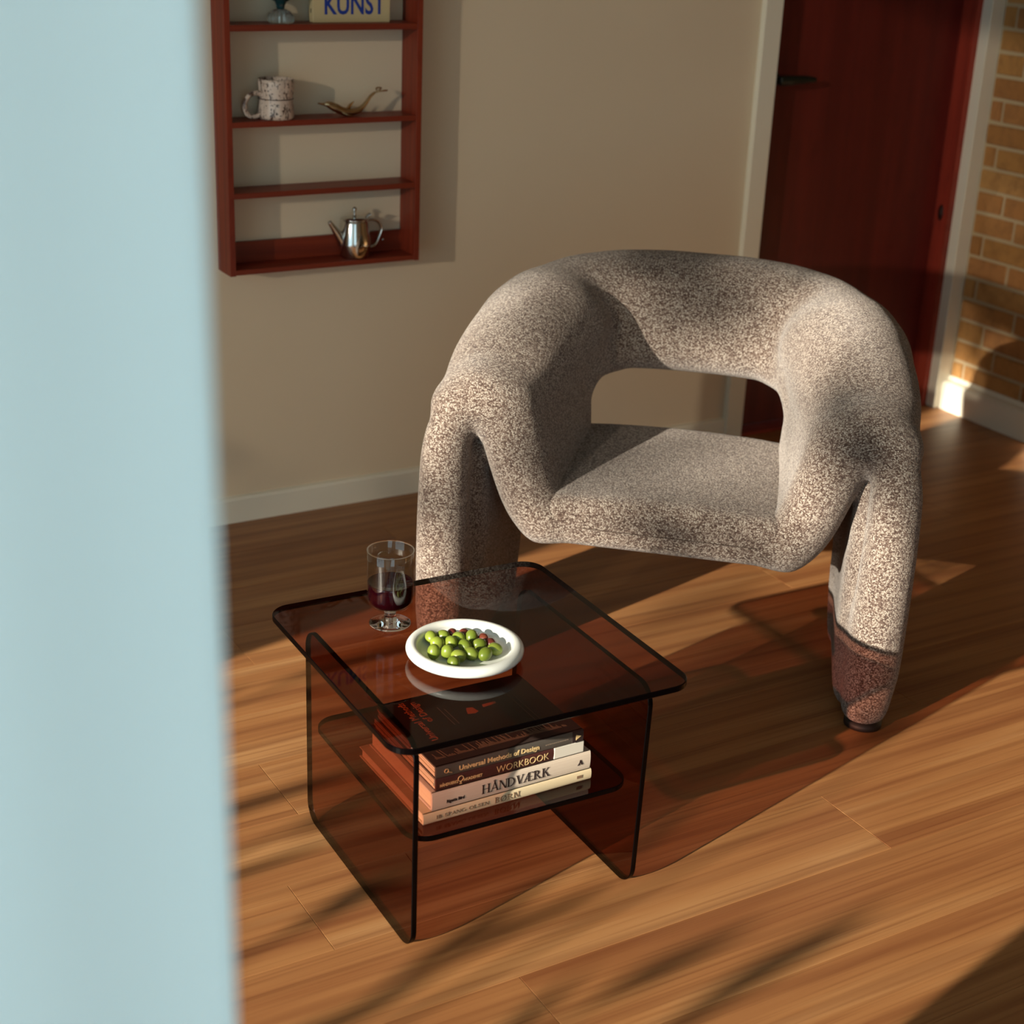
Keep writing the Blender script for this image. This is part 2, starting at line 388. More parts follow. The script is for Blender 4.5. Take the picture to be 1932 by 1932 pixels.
# window wall on the left with a wide opening, and the garden side behind the camera
bm = bmesh.new()
WZ = 2.22
wall_piece(bm, XW0-.12, XW0, 2.24, YW, -.02, ZC); wall_piece(bm, XW0-.12, XW0, YW0, .40, -.02, ZC); wall_piece(bm, XW0-.12, XW0, .40, 2.24, WZ, ZC)
tag(link('wall_left', bm_mesh('wall_left', bm), M['wall']), kind='structure')
bm = bmesh.new()
wall_piece(bm, XW0-.12, -.95, YW0-.12, YW0, -.02, ZC); wall_piece(bm, .55, XB+.12, YW0-.12, YW0, -.02, ZC); wall_piece(bm, -.95, .55, YW0-.12, YW0, 2.35, ZC)
tag(link('wall_front', bm_mesh('wall_front', bm), M['wall']), kind='structure')
tag(box('ceiling', XW0-.12, XB+.12, YW0-.12, YW+.12, ZC, ZC+.1, M['ceil']), kind='structure')
# brick wall: mortar body, proud bricks
wr = tag(box('wall_right', XB+.004, XB+.12, YW0, YW, -.02, ZC, M['mortar']), kind='structure')
CH, BL = .0657, .232
brk = []
for v in range(4):
    b = box_bm(-.012, .012, -(BL-.012)/2, (BL-.012)/2, -(CH-.011)/2, (CH-.011)/2)
    bmesh.ops.bevel(b, geom=list(b.edges), offset=.0028, segments=1, affect='EDGES')
    for vv in b.verts: vv.co += Vector((random.uniform(-.0012, .0012), random.uniform(-.0018, .0018), random.uniform(-.0012, .0012)))
    me = bm_mesh('brick', b); me.materials.append(M['brick']); brk.append(me)
def add_brick(yc, zc, L):
    o = bpy.data.objects.new('brick', random.choice(brk)); COL.objects.link(o); o.parent = wr
    o.location = (XB+.010+random.uniform(-.0015, .0015), yc, zc); o.scale = (1, (L-.012)/(BL-.012), 1); o.rotation_euler = (random.uniform(-.006, .006), 0, random.uniform(-.008, .008))
rest = bmesh.new(); nb = 0
first = {0: .05, 1: .165}
for r in range(37):
    z0 = .087 + r*CH; zc = z0+CH/2
    if z0+CH > ZC: break
    y = 3.372
    L = [.050, .160, .105, .215, .05, .16][r % 6]
    while y > YW0+.05:
        if y-L < YW0: L = y-YW0
        if y > 2.0 and z0 < 2.0 and nb < 296: add_brick(y-L/2, zc, L); nb += 1
        else: box_bm(XB-.001, XB+.01, y-L+.006, y-.006, z0+.0055, z0+CH-.0055, bm=rest)
        y -= L; L = BL
ro = link('brickwork', bm_mesh('brickwork', rest), M['brick'], wr); ro['kind'] = 'stuff'
# baseboards
def profile_bar(name, prof, axis, a0, a1, place, m):
    """prof: (offset from wall, z) polygon swept along axis."""
    bm = bmesh.new(); A = [bm.verts.new(place(a0, p, z)) for p, z in prof]; B = [bm.verts.new(place(a1, p, z)) for p, z in prof]
    bm.faces.new(A); bm.faces.new(B[::-1]); n = len(prof)
    for i in range(n): bm.faces.new((A[i], B[i], B[(i+1) % n], A[(i+1) % n]))
    bmesh.ops.recalc_face_normals(bm, faces=bm.faces); return link(name, bm_mesh(name, bm), m)
bb = [(0, 0), (.014, 0), (.014, .058), (.010, .064), (0, .066)]
tag(profile_bar('baseboard_back', bb, 'x', XW0, 2.75, lambda a, p, z: (a, YW-p, z), M['trim']), kind='structure')
bb2 = [(0, 0), (.033, 0), (.033, .082), (.027, .088), (.010, .092), (.004, .103), (0, .103)]
tag(profile_bar('baseboard_right', bb2, 'y', YW0, 3.371, lambda a, p, z: (XB-p, a, z), M['trim']), kind='structure')
# door casings
tag(box('trim_1', 2.750, DX0, 3.390, YW, 0, 2.10, M['trim'], bev=.002), kind='structure')
tag(box('trim_2', 3.550, XB+.004, 3.372, YW, 0, 2.10, M['trim'], bev=.002), kind='structure')
tag(box('trim_3', 2.752, 3.599, 3.391, YW, 2.085, 2.15, M['trim'], bev=.002), kind='structure')
# door frame, leaf and lever
d = tag(empty('door_1', ((DX0+DX1)/2, YW+.06, 0)), kind='structure')
def rel(o, root):
    o.parent = root; o.matrix_parent_inverse = Matrix.Translation(root.location).inverted(); return o
rel(box('door_leaf', DX0+.001, 3.531, YW+.055, YW+.095, .009, 2.07, M['door'], bev=.001), d)
rel(box('jamb', 3.531, 3.556, YW-.002, YW+.115, 0, 2.08, M['jamb'], bev=.0015), d)
rel(box('jamb', 2.790, DX0+.0005, YW, YW+.115, 0, 2.08, M['jamb']), d)
rel(box('jamb', 2.79, 3.56, YW, YW+.115, 2.07, 2.084, M['jamb']), d)
rel(box('threshold', 2.80, 3.556, YW-.004, YW+.19, -.012, .006, M['jamb'], bev=.001), d)
kn = [rel(lathe('knot', [(0, 0), (.010, 0), (.011, .0005), (0, .0008)], mat('dark_knot', (.03, .006, .004), .6), n=18), d)]
kn[0].matrix_basis = Matrix.Translation((3.5305, YW+.03, .60)) @ Matrix.Rotation(-math.pi/2, 4, 'Y') @ Matrix.Diagonal((2.2, 1, 1, 1))
h = rel(empty('door_handle', (2.845, YW+.055, 1.005)), d)
hh = bmesh.new()
bmesh.ops.create_cone(hh, cap_ends=True, segments=28, radius1=.026, radius2=.026, depth=.010, matrix=Matrix.Translation((0, -.005, 0)) @ Matrix.Rotation(math.pi/2, 4, 'X'))
bmesh.ops.create_cone(hh, cap_ends=True, segments=20, radius1=.010, radius2=.011, depth=.045, matrix=Matrix.Translation((0, -.03, 0)) @ Matrix.Rotation(math.pi/2, 4, 'X'))
link('rose', bm_mesh('rose', hh), M['black_metal'], h, smooth=False)
tube('lever', [(-.004, -.050, 0), (.03, -.055, .001), (.08, -.055, .002), (.118, -.052, .0)], [.012, .012, .0095, .006], M['black_metal'], h, flat=(.8, 1.1))

# ------------------------------------------------------------------ armchair
CH_TH = math.radians(42.18); CHC = (1.639, 2.192)
def smin(a, b, k):
    h = np.clip(.5+.5*(b-a)/k, 0, 1); return b+(a-b)*h-k*h*(1-h)
def chair_fields():
    hgrid = .0085
    us = np.arange(-.54, .5401, hgrid, dtype=np.float32); bs = np.arange(-.07, .74, hgrid, dtype=np.float32); zs = np.arange(-.03, .86, hgrid, dtype=np.float32)
    U, B, Z = np.meshgrid(us, bs, zs, indexing='ij', sparse=True)
    A = np.abs(U)
    def cap(p, q, r0, r1):
        p = np.array(p, np.float32); q = np.array(q, np.float32); d_ = q-p; L2 = float(d_@d_)+1e-9
        x, y, z = A-p[0], B-p[1], Z-p[2]
        t = np.clip((x*d_[0]+y*d_[1]+z*d_[2])/L2, 0, 1)
        return np.sqrt((x-t*d_[0])**2+(y-t*d_[1])**2+(z-t*d_[2])**2)-(r0+(r1-r0)*t)
    def spl(pts, res=5):
        P = [np.array((*p, r), float) for p, r in pts]; L = len(P); out = []
        for i in range(L-1):
            a, b_, c_, d_ = P[max(i-1, 0)], P[i], P[i+1], P[min(i+2, L-1)]
            for k in range(res):
                t = k/res; out.append(.5*((2*b_)+(c_-a)*t+(2*a-5*b_+4*c_-d_)*t*t+(-a+3*b_-3*c_+d_)*t**3))
        out.append(P[-1]); return out
    def chain(pts, res=5):
        Q_ = spl(pts, res); f = None
        for a, b_ in zip(Q_[:-1], Q_[1:]):
            c = cap(a[:3], b_[:3], a[3], b_[3]); f = c if f is None else np.minimum(f, c)
        return f
    def rbox(u0, b0, b1, z0, z1, r):
        zc, hz = (z0+z1)/2, (z1-z0)/2
        qx = A-(u0-r)+0*B; qy = np.abs(B-(b0+b1)/2)-((b1-b0)/2-r); qz = np.abs(Z-zc)-(hz-r)
        return np.sqrt(np.maximum(qx, 0)**2+np.maximum(qy, 0)**2+np.maximum(qz, 0)**2)+np.minimum(np.maximum(np.maximum(qx, qy), qz), 0)-r
    # legs: front tube, rear column, web between them
    fl = chain([((.418, .053, .047), .0455), ((.422, .055, .12), .0515), ((.423, .056, .20), .0525), ((.425, .058, .30), .0510), ((.426, .064, .40), .0490), ((.424, .074, .475), .0465), ((.412, .096, .530), .0430)])
    rl = chain([((.398, .385, .050), .050), ((.398, .380, .18), .060), ((.395, .375, .36), .066), ((.385, .37, .52), .072)], 3)
    web = None
    for z in (.045, .09, .14, .19, .25, .31, .38, .45):
        c = cap((.405, .11 if z < .22 else .145, z), (.398, .36, z), .0415+.012*min(1, z/.16), .044+.010*min(1, z/.16)); web = c if web is None else smin(web, c, .04)
    legs = smin(smin(rl, web, .04), fl, .018)
    # arm: ridge running up to the back, thick inner flank, arch over the cleft
    arm = chain([((.400, .112, .540), .044), ((.388, .165, .563), .067), ((.371, .24, .592), .084), ((.345, .33, .625), .093), ((.315, .41, .650), .092)])
    inn = chain([((.348, .112, .552), .046), ((.335, .18, .562), .064), ((.312, .27, .590), .078), ((.285, .36, .612), .082), ((.26, .43, .625), .082)])
    arm = smin(arm, inn, .06)
    arch = chain([((.406, .100, .536), .0435), ((.372, .106, .566), .043), ((.336, .107, .545), .049), ((.310, .110, .490), .050), ((.288, .113, .430), .050), ((.264, .117, .368), .048), ((.235, .122, .334), .047)])
    flap = None
    for z, u0, u1, r in ((.337, .248, .246, .051), (.375, .268, .252, .051), (.415, .282, .255, .052), (.455, .293, .258, .053), (.495, .303, .262, .054), (.535, .316, .266, .058)):
        c = cap((u0, .125, z), (u1, .415, z), r, r); flap = c if flap is None else smin(flap, c, .035)
    flap = smin(flap, arch, .02)
    sling = rbox(.262, .0715, .462, .286, .356, .028)
    flap = smin(flap, sling, .035)
    arm = smin(arm, flap, .024+.03*np.clip((Z-.515)/.05, 0, 1)); arm = smin(arm, legs, .008+.03*np.clip((Z-.50)/.05, 0, 1))
    back = None
    for dz, db, r in ((.578, 0, .060), (.618, .012, .066), (.660, .024, .069), (.700, .034, .066)):
        top = max(0, dz-.58)/.12
        pts = [((-.10, .562+db, dz), r), ((0, .568+db, dz), r), ((.10, .562+db, dz), r), ((.20, .530+db, dz-.004*top), r), ((.285, .462+db, dz-.020*top), r+.004), ((.340, .375+db*.6, dz-.060*top-.005), r+.010)]
        c = chain(pts, 4); back = c if back is None else smin(back, c, .04)
    back = smin(back, cap((.232, .44, .548), (.185, .512, .562), .046, .044), .03)
    body = smin(arm, back, .038)
    # flat soles
    body = -smin(-body, (Z-.012)+0*body, .012)
    body = body.astype(np.float32)
    # seat cushion
    zt = .386+.034*np.clip((B-.10)/.36, 0, 1)
    crown = .010*(1-np.clip(A/.22, 0, 1)**2)
    seat = rbox(.243, .0700, .468, .298, zt+crown, .036)
    return (us[0], bs[0], zs[0]), hgrid, body, seat.astype(np.float32)
def surface_nets(F, org, h):
    S = F < 0; nx, ny, nz = F.shape
    acc = np.zeros((nx-1, ny-1, nz-1, 3), np.float32); cnt = np.zeros((nx-1, ny-1, nz-1), np.float32)
    C8 = [(i, j, k) for i in (0, 1) for j in (0, 1) for k in (0, 1)]
    def sub(a, c): return a[c[0]:nx-1+c[0], c[1]:ny-1+c[1], c[2]:nz-1+c[2]]
    for c in C8:
        for ax in range(3):
            if c[ax] == 0:
                e = list(c); e[ax] = 1; e = tuple(e)
                a, b_ = sub(F, c), sub(F, e); x = (a < 0) != (b_ < 0)
                t = np.where(x, a/np.where(x, a-b_, 1), 0)
                for q in range(3):
                    acc[..., q] += np.where(x, c[q]+(t if q == ax else 0), 0)
                cnt += x
    act = cnt > 0; idx = -np.ones(act.shape, np.int64); ii = np.argwhere(act); idx[act] = np.arange(len(ii))
    V = (ii+acc[act]/cnt[act][:, None])*h+np.array(org)
    quads = []
    for ax in range(3):
        a = [slice(0, None)]*3; sl0 = [slice(1, n-1) for n in F.shape]; sl1 = [slice(1, n-1) for n in F.shape]
        sl0[ax] = slice(0, F.shape[ax]-1); sl1[ax] = slice(1, F.shape[ax])
        s0, s1 = S[tuple(sl0)], S[tuple(sl1)]; x = np.argwhere(s0 != s1)
        flip = s0[tuple(x.T)]
        base = x.copy(); o1, o2 = [(1, 2), (2, 0), (0, 1)][ax]
        for q in (o1, o2): base[:, q] += 1
        def g(d1, d2):
            b_ = base.copy(); b_[:, o1] -= d1; b_[:, o2] -= d2; return idx[tuple(b_.T)]
        q4 = np.stack([g(1, 1), g(0, 1), g(0, 0), g(1, 0)], 1)
        q4[~flip] = q4[~flip][:, ::-1]; quads.append(q4)
    return V, np.concatenate(quads)
def relax(V, Q, it=2, lam=.5):
    E_ = np.concatenate([Q[:, [0, 1]], Q[:, [1, 2]], Q[:, [2, 3]], Q[:, [3, 0]]]); E_ = np.unique(np.sort(E_, 1), axis=0)
    n = len(V); deg = np.bincount(E_.ravel(), minlength=n)[:, None]
    for _ in range(it):
        for l in (lam, -lam*1.02):
            s = np.zeros_like(V)
            for c in range(3): s[:, c] = np.bincount(E_[:, 0], V[E_[:, 1], c], n)+np.bincount(E_[:, 1], V[E_[:, 0], c], n)
            V = V+l*(s/np.maximum(deg, 1)-V)
    return V
def vnormals(V, Q):
    fn = np.cross(V[Q[:, 2]]-V[Q[:, 0]], V[Q[:, 3]]-V[Q[:, 1]]); N = np.zeros_like(V)
    for c in range(4):
        for k in range(3): N[:, k] += np.bincount(Q[:, c], fn[:, k], len(V))
    return N/np.maximum(np.linalg.norm(N, axis=1, keepdims=True), 1e-9)
def np_mesh(name, V, Q, N=None):
    used = np.unique(Q); mp = -np.ones(len(V), np.int64); mp[used] = np.arange(len(used))
    me = bpy.data.meshes.new(name); me.from_pydata(V[used].tolist(), [], mp[Q].tolist()); me.update()
    me.polygons.foreach_set('use_smooth', [True]*len(me.polygons))
    if N is not None: me.normals_split_custom_set_from_vertices(N[used].tolist())
    return me
org, hg, body, seatf = chair_fields()
V, Q = surface_nets(body, org, hg); V = relax(V, Q, 14); N = vnormals(V, Q)
c = V[Q].mean(1); au = np.abs(c[:, 0])
isback = (c[:, 1] > .24) & (au < .235+.42*(c[:, 2]-.56)) & (c[:, 2] > .50)
leg_top = .30
isfl = (c[:, 2] < leg_top) & (c[:, 1] < .22) & (au > .33); isrl = (c[:, 2] < leg_top) & (c[:, 1] >= .22) & (au > .31)
isarm = ~(isback | isfl | isrl)
chair = tag(empty('armchair', (CHC[0], CHC[1], 0), -CH_TH), 'chunky oatmeal and brown tweed armchair with a curved tubular back, standing by the door', 'armchair')
link('backrest', np_mesh('backrest', V, Q[isback], N), M['fabric'], chair)
for s in (1, -1):
    side = (c[:, 0]*s > 0)
    link('armrest', np_mesh('armrest', V, Q[isarm & side], N), M['fabric'], chair)
    link('leg', np_mesh('leg', V, Q[isfl & side], N), M['fabric'], chair)
    link('leg', np_mesh('leg', V, Q[isrl & side], N), M['fabric'], chair)
    for (fu, fb, fr_) in ((.419, .052, .036), (.398, .385, .036)):
        lathe('foot_glide', [(0, 0), (fr_*.9, 0), (fr_, .002), (fr_, .014), (0, .014)], M['rubber'], chair, n=32, loc=(s*fu, fb, .0))
V2, Q2 = surface_nets(seatf, org, hg); V2 = relax(V2, Q2, 4)
link('seat', np_mesh('seat', V2, Q2, vnormals(V2, Q2)), M['fabric'], chair)
tube('seam', [(-.16, .0706, .331), (-.08, .0703, .331), (.02, .0703, .331), (.13, .0703, .331), (.225, .0706, .331)], .0008, mat('seam_thread', (.05, .03, .02), .9), chair, n=6)

# ------------------------------------------------------------------ acrylic side table
TZ = .370
table = tag(empty('side_table', (1.1095, 1.9403, 0), math.radians(-1.43)), 'low square side table of transparent brown acrylic panels with rounded corners and a lower shelf', 'table')
mats = [M['acrylic'], M['acrylic_edge']]
plate_mesh('table_top', rounded_rect(.502, .506, .038), .0105, lambda a, b, z: Vector((a-.251, b-.253, TZ-.0105+z)), mats, table)
PH = TZ-.011
plate_mesh('side_panel', rounded_rect(.409, PH-.0005, .035), .009, lambda a, b, z: Vector((-.2075+z-.001*(b/PH), -.222+a, .0005+b)), mats, table)
plate_mesh('side_panel', rounded_rect(.415, PH-.0005, .035), .009, lambda a, b, z: Vector((.176+z+.010*(b/PH), -.225+a, .0005+b)), mats, table)
plate_mesh('lower_shelf', rounded_rect(.3815, .392, .038), .0095, lambda a, b, z: Vector((-.2002+a, -.206+b, .1755+z)), mats, table)
SZ = .1855

# ------------------------------------------------------------------ books on the lower shelf (spines face -y)
def book(name, label, cat, x0, x1, y0, y1, z0, th, rz, cov, spine=None, hard=.0018, fan=0.0):
    cx, cy = (x0+x1)/2, (y0+y1)/2
    e = tag(empty(name, (cx, cy, z0), rz), label, cat, 'books stacked on the lower shelf')
    w2, d2 = (x1-x0)/2, (y1-y0)/2
    def cover_bm():
        b = bmesh.new()
        box_bm(-w2, w2, -d2+.001, d2, 0, hard, .0005, 1, bm=b)
        box_bm(-w2, w2, -d2+.001, d2, th-hard, th, .0005, 1, bm=b); return b
    link('cover', bm_mesh('cover', cover_bm()), cov, e)
    # rounded spine
    b = bmesh.new(); prof = []
    for k in range(9):
        a = -math.pi/2+math.pi*k/8; prof.append((-d2+.002-.0028*math.cos(a), th/2+th/2*math.sin(a)))
    prof += [(-d2+.004, th), (-d2+.004, 0)]
    A = [b.verts.new((-w2, p, z)) for p, z in prof]; B = [b.verts.new((w2, p, z)) for p, z in prof]
    b.faces.new(A); b.faces.new(B[::-1])
    for i in range(len(prof)): b.faces.new((A[i], B[i], B[(i+1) % len(prof)], A[(i+1) % len(prof)]))
    bmesh.ops.recalc_face_normals(b, faces=b.faces); link('spine', bm_mesh('spine', b), spine or cov, e)
    pb = bmesh.new()
    if fan > 0:
        n = 5
        for i in range(n):
            za = hard+(th-2*hard)*i/n; zb = hard+(th-2*hard)*(i+1)/n-.0005
            ex = random.uniform(0, fan); box_bm(-w2+.003-ex, w2-.003, -d2+.004, d2-.003-random.uniform(0, .002), za, zb, bm=pb)
    else: box_bm(-w2+.0035, w2-.0035, -d2+.004, d2-.004, hard, th-hard, bm=pb)
    link('pages', bm_mesh('pages', pb), M['pages'], e)
    e['_d2'] = d2; e['_w2'] = w2; e['_th'] = th
    return e
X1, Z1 = (1, 0, 0), (0, 0, 1)
def spine_text(e, s, x, zf, size, ink, width=None, bold=0):
    return text_mesh('lettering', s, size, ink, e, (x-e['_w2'], -e['_d2']-.0010, zf*e['_th']), X1, Z1, width=width, bold=bold)
def serif(s, H):
    """thick-and-thin roman capitals as polygons, returns (polys, width)."""
    tk, tn, sf = .135*H, .045*H, .07*H
    P = []; x = 0
    def q(x0, y0, x1, y1, w0, w1=None):
        w1 = w0 if w1 is None else w1; P.append([(x0, y0), (x0+w0, y0), (x1+w1, y1), (x1, y1)])
    def ser(xc, y, w=None):
        w = w or tk; P.append([(xc-sf, y), (xc+w+sf, y), (xc+w+sf, y+tn*.8), (xc-sf, y+tn*.8)])
    def arc(cx, cy, rx, ry, a0, a1, w):
        n = 12
        for i in range(n):
            a, b_ = a0+(a1-a0)*i/n, a0+(a1-a0)*(i+1)/n
            ta, tb = w*abs(math.cos(a))+tn*abs(math.sin(a)), w*abs(math.cos(b_))+tn*abs(math.sin(b_))
            P.append([(cx+rx*math.cos(a), cy+ry*math.sin(a)), (cx+rx*math.cos(b_), cy+ry*math.sin(b_)),
                      (cx+(rx-tb)*math.cos(b_), cy+(ry-min(tb, tn*1.5))*math.sin(b_)), (cx+(rx-ta)*math.cos(a), cy+(ry-min(ta, tn*1.5))*math.sin(a))])
    for ch in s:
        if ch == ' ': x += .35*H; continue
        if ch == 'I': q(x, 0, x, H, tk); ser(x, 0); ser(x, H-tn*.8); x += tk+.14*H*1.6
        elif ch == 'H':
            for o in (0, .52*H): q(x+o, 0, x+o, H, tk); ser(x+o, 0); ser(x+o, H-tn*.8)
            P.append([(x, .48*H), (x+.6*H, .48*H), (x+.6*H, .53*H), (x, .53*H)]); x += .52*H+tk+.17*H
        elif ch in 'ÅA':
            q(x, 0, x+.30*H, H, tn); q(x+.55*H, 0, x+.26*H, H, tk); P.append([(x+.1*H, .30*H), (x+.55*H, .30*H), (x+.55*H, .35*H), (x+.1*H, .35*H)])
            ser(x, 0, tn); ser(x+.55*H, 0)
            if ch == 'Å': arc(x+.33*H, H*1.13, .11*H, .11*H, 0, 2*math.pi, tn)
            x += .55*H+tk+.13*H
        elif ch == 'N':
            q(x, 0, x, H, tn*1.2); q(x+.5*H, 0, x-.02*H, H, tk*1.1); q(x+.60*H, 0, x+.60*H, H, tn*1.2); ser(x, 0, tn); ser(x+.6*H, H-tn, tn); ser(x-.02*H, H-tn, tn); x += .60*H+.19*H
        elif ch in 'DBRP':
            q(x, 0, x, H, tk); ser(x, 0); ser(x, H-tn*.8)
            if ch == 'D': arc(x+.18*H, H/2, .50*H, H/2, -math.pi/2, math.pi/2, tk); P.append([(x, 0), (x+.2*H, 0), (x+.2*H, tn), (x, tn)]); P.append([(x, H-tn), (x+.2*H, H-tn), (x+.2*H, H), (x, H)]); x += .68*H+.15*H
            elif ch in 'RP':
                arc(x+.2*H, .74*H, .26*H, .26*H, -math.pi/2, math.pi/2, tk*.9)
                for yy in (.48*H, H-tn): P.append([(x, yy), (x+.22*H, yy), (x+.22*H, yy+tn), (x, yy+tn)])
                if ch == 'R': q(x+.52*H, 0, x+.20*H, .48*H, tk, tk*.8); ser(x+.54*H, 0)
                x += (.68 if ch == 'R' else .46)*H+.14*H
            else:
                arc(x+.2*H, .75*H, .24*H, .25*H, -math.pi/2, math.pi/2, tk*.9); arc(x+.2*H, .26*H, .30*H, .26*H, -math.pi/2, math.pi/2, tk)
                for yy in (0, .48*H, H-tn): P.append([(x, yy), (x+.22*H, yy), (x+.22*H, yy+tn), (x, yy+tn)])
                x += .50*H+.15*H
        elif ch == 'V': q(x+.25*H, 0, x, H, tk); q(x+.30*H, 0, x+.58*H, H, tn); ser(x, H-tn*.8); ser(x+.58*H, H-tn*.8, tn); x += .62*H+.09*H
        elif ch == 'Æ':
            q(x, 0, x+.42*H, H, tn); q(x+.42*H, 0, x+.42*H, H, tk); P.append([(x+.12*H, .3*H), (x+.45*H, .3*H), (x+.45*H, .35*H), (x+.12*H, .35*H)])
            for yy, ww in ((0, .88), (.48*H, .80), (H-tn, .86)): P.append([(x+.42*H, yy), (x+ww*H, yy), (x+ww*H, yy+tn), (x+.42*H, yy+tn)])
            for yy in (0, H-.18*H): P.append([(x+.85*H, yy), (x+.88*H, yy), (x+.88*H, yy+.18*H), (x+.85*H, yy+.18*H)])
            ser(x, 0, tn); x += .88*H+.15*H
        elif ch == 'K':
            q(x, 0, x, H, tk); ser(x, 0); ser(x, H-tn*.8); q(x+.10*H, .42*H, x+.50*H, H, tn*1.2); q(x+.52*H, 0, x+.22*H, .58*H, tk); ser(x+.54*H, 0); ser(x+.50*H, H-tn, tn); x += .68*H+.13*H
        elif ch in 'OØGS':
            if ch == 'S': arc(x+.24*H, .74*H, .22*H, .26*H, 0, math.pi*1.5, tk*.7); arc(x+.24*H, .26*H, .24*H, .26*H, -math.pi, math.pi/2, tk*.8); x += .48*H+.16*H
            else:
                arc(x+.40*H, H/2, .40*H, .51*H, (.25*math.pi if ch == 'G' else 0), (1.9*math.pi if ch == 'G' else 2*math.pi), tk)
                if ch == 'Ø': q(x+.05*H, -.05*H, x+.70*H, 1.05*H, tn)
                if ch == 'G': q(x+.66*H, .05*H, x+.66*H, .42*H, tk)
                x += .80*H+.15*H
        elif ch in 'LE':
            q(x, 0, x, H, tk); ser(x, 0); ser(x, H-tn*.8)
            for yy in ((0,) if ch == 'L' else (0, .48*H, H-tn)): P.append([(x, yy), (x+.46*H, yy), (x+.46*H, yy+tn), (x, yy+tn)])
            P.append([(x+.43*H, 0), (x+.46*H, 0), (x+.46*H, .18*H), (x+.43*H, .18*H)]); x += .46*H+.16*H
    return P, x
def serif_text(e, s, x0, x1, zb, H, ink):
    P, wd = serif(s, H); k = (x1-x0)/wd
    P = [[(a*k, b_) for a, b_ in pl] for pl in P]
    return poly_mesh('lettering', P, ink, e, (x0-e['_w2'], -e['_d2']-.0011, zb), X1, Z1)
b1 = book('book', 'cream book with small brown serif spine lettering at the bottom of the stack', 'book', .936, 1.231, 1.768, 1.990, SZ, .018, 0, M['cov_cream'])
serif_text(b1, 'IB SPANG OLSEN', .022, .112, .0065, .0055, M['ink_brown']); serif_text(b1, 'BØRN', .122, .165, .005, .0095, M['ink_brown'])
poly_mesh('mark', [[(0, 0), (.010, 0), (.010, .005), (0, .005)]], M['ink_brown'], b1, (.268-b1['_w2'], -b1['_d2']-.0011, .007), X1, Z1, .0002)
b2 = book('book', 'thick off-white hardback with large black serif letters on its spine, second from the bottom', 'book', .951, 1.229, 1.770, 1.985, SZ+.0185, .031, 0, M['cov_white'], hard=.0025)
serif_text(b2, 'HÅNDVÆRK', .085, .205, .0075, .0155, M['ink_black'])
spine_text(b2, 'Rigetta Bird', .024, .30, .0070, M['ink_black'], .030, .0003)
poly_mesh('mark', [[(0, 0), (.003, 0), (.0055, .005), (.0075, 0), (.010, .001), (.006, .009), (.004, .009), (.0035, .005)]], M['ink_black'], b2, (.254-b2['_w2'], -b2['_d2']-.0011, .011), X1, Z1)
b3 = book('book', 'plum brown workbook with thin capital lettering and a pale label at the spine end', 'book', .958, 1.216, 1.772, 1.982, SZ+.0500, .0215, 0, M['cov_work'], fan=.006)
spine_text(b3, 'WORKBOOK', .102, .22, .0165, M['ink_cream'], .092, -.0003)
spine_text(b3, 'HÅNDVÆRKS', .006, .30, .0068, M['ink_cream'], .030, .0001); spine_text(b3, 'AKADEMIET', .046, .30, .0068, M['ink_cream'], .032, .0001)
tube('mark', [(.041+.0045*math.cos(a)-b3['_w2'], -b3['_d2']-.0012, .0125+.0045*math.sin(a)) for a in [i*2*math.pi/10 for i in range(10)]], .0006, M['ink_cream'], b3, n=5, closed=True, res=2)
poly_mesh('mark', [[(0, 0), (.004, 0), (.004, .0012), (0, .0012)], [(.001, .002), (.003, .002), (.0035, .004), (.0005, .004)]], M['ink_cream'], b3, (.039-b3['_w2'], -b3['_d2']-.0012, .0035), X1, Z1)
box('spine_label', .204-b3['_w2'], .2575-b3['_w2'], -b3['_d2']-.0013, -b3['_d2']+.001, .0015, .0205, M['label_white'], b3, bev=.0006)
b4 = book('book', 'dark design handbook with tick marks along the cover, on top of the stack', 'book', .957, 1.213, 1.770, 1.972, SZ+.0720, .0205, -.004, M['cov_dark'], M['cov_umd'], fan=.004)
spine_text(b4, 'Universal Methods of Design', .038, .30, .0112, M['ink_cream'], .138, .0002)
def dashes(n, L_, h, seed):
    r_ = random.Random(seed); out = []; x = 0
    while x < L_:
        w_ = r_.uniform(.0012, .004); out.append([(x, 0), (x+w_, 0), (x+w_, h), (x, h)]); x += w_+.0009
    return out
fp = poly_mesh('fine_print', dashes(0, .040, .0014, 1), M['ink_grey'], b4, (.188-b4['_w2'], -b4['_d2']-.0010, .0092), X1, Z1); fp['kind'] = 'stuff'
box('spine_label', .2355-b4['_w2'], .2555-b4['_w2'], -b4['_d2']-.0012, -b4['_d2']+.001, .001, .0200, M['ink_black'], b4, bev=.0004)
poly_mesh('mark', [[(0, 0), (.009, .0045), (0, .009)][::-1]], M['ink_cream'], b4, (.242-b4['_w2'], -b4['_d2']-.0016, .0055), (1, 0, .12), Z1)
tube('mark', [(.017+.0032*math.cos(a)-b4['_w2'], -b4['_d2']-.0012, .011+.0032*math.sin(a)) for a in [i*2*math.pi/8 for i in range(8)]], .0006, M['ink_cream'], b4, n=5, closed=True, res=2)
tube('mark', [(.0195-b4['_w2'], -b4['_d2']-.0012, .0088), (.0265-b4['_w2'], -b4['_d2']-.0012, .0062)], .0006, M['ink_cream'], b4, n=5)
ticks = []
for i in range(95):
    x = .012 + i*.0024
    if random.random() < .12: continue
    L_ = random.choice([.004, .006, .006, .010, .016, .022])
    ticks.append([(x, .020), (x+.0005, .020), (x+.0005-.2*L_, .020+L_), (x-.2*L_, .020+L_)])
tk = poly_mesh('tick_marks', ticks, M['ink_brown'], b4, (-b4['_w2'], -b4['_d2'], .0206), X1, (0, 1, 0), .0002); tk['kind'] = 'stuff'
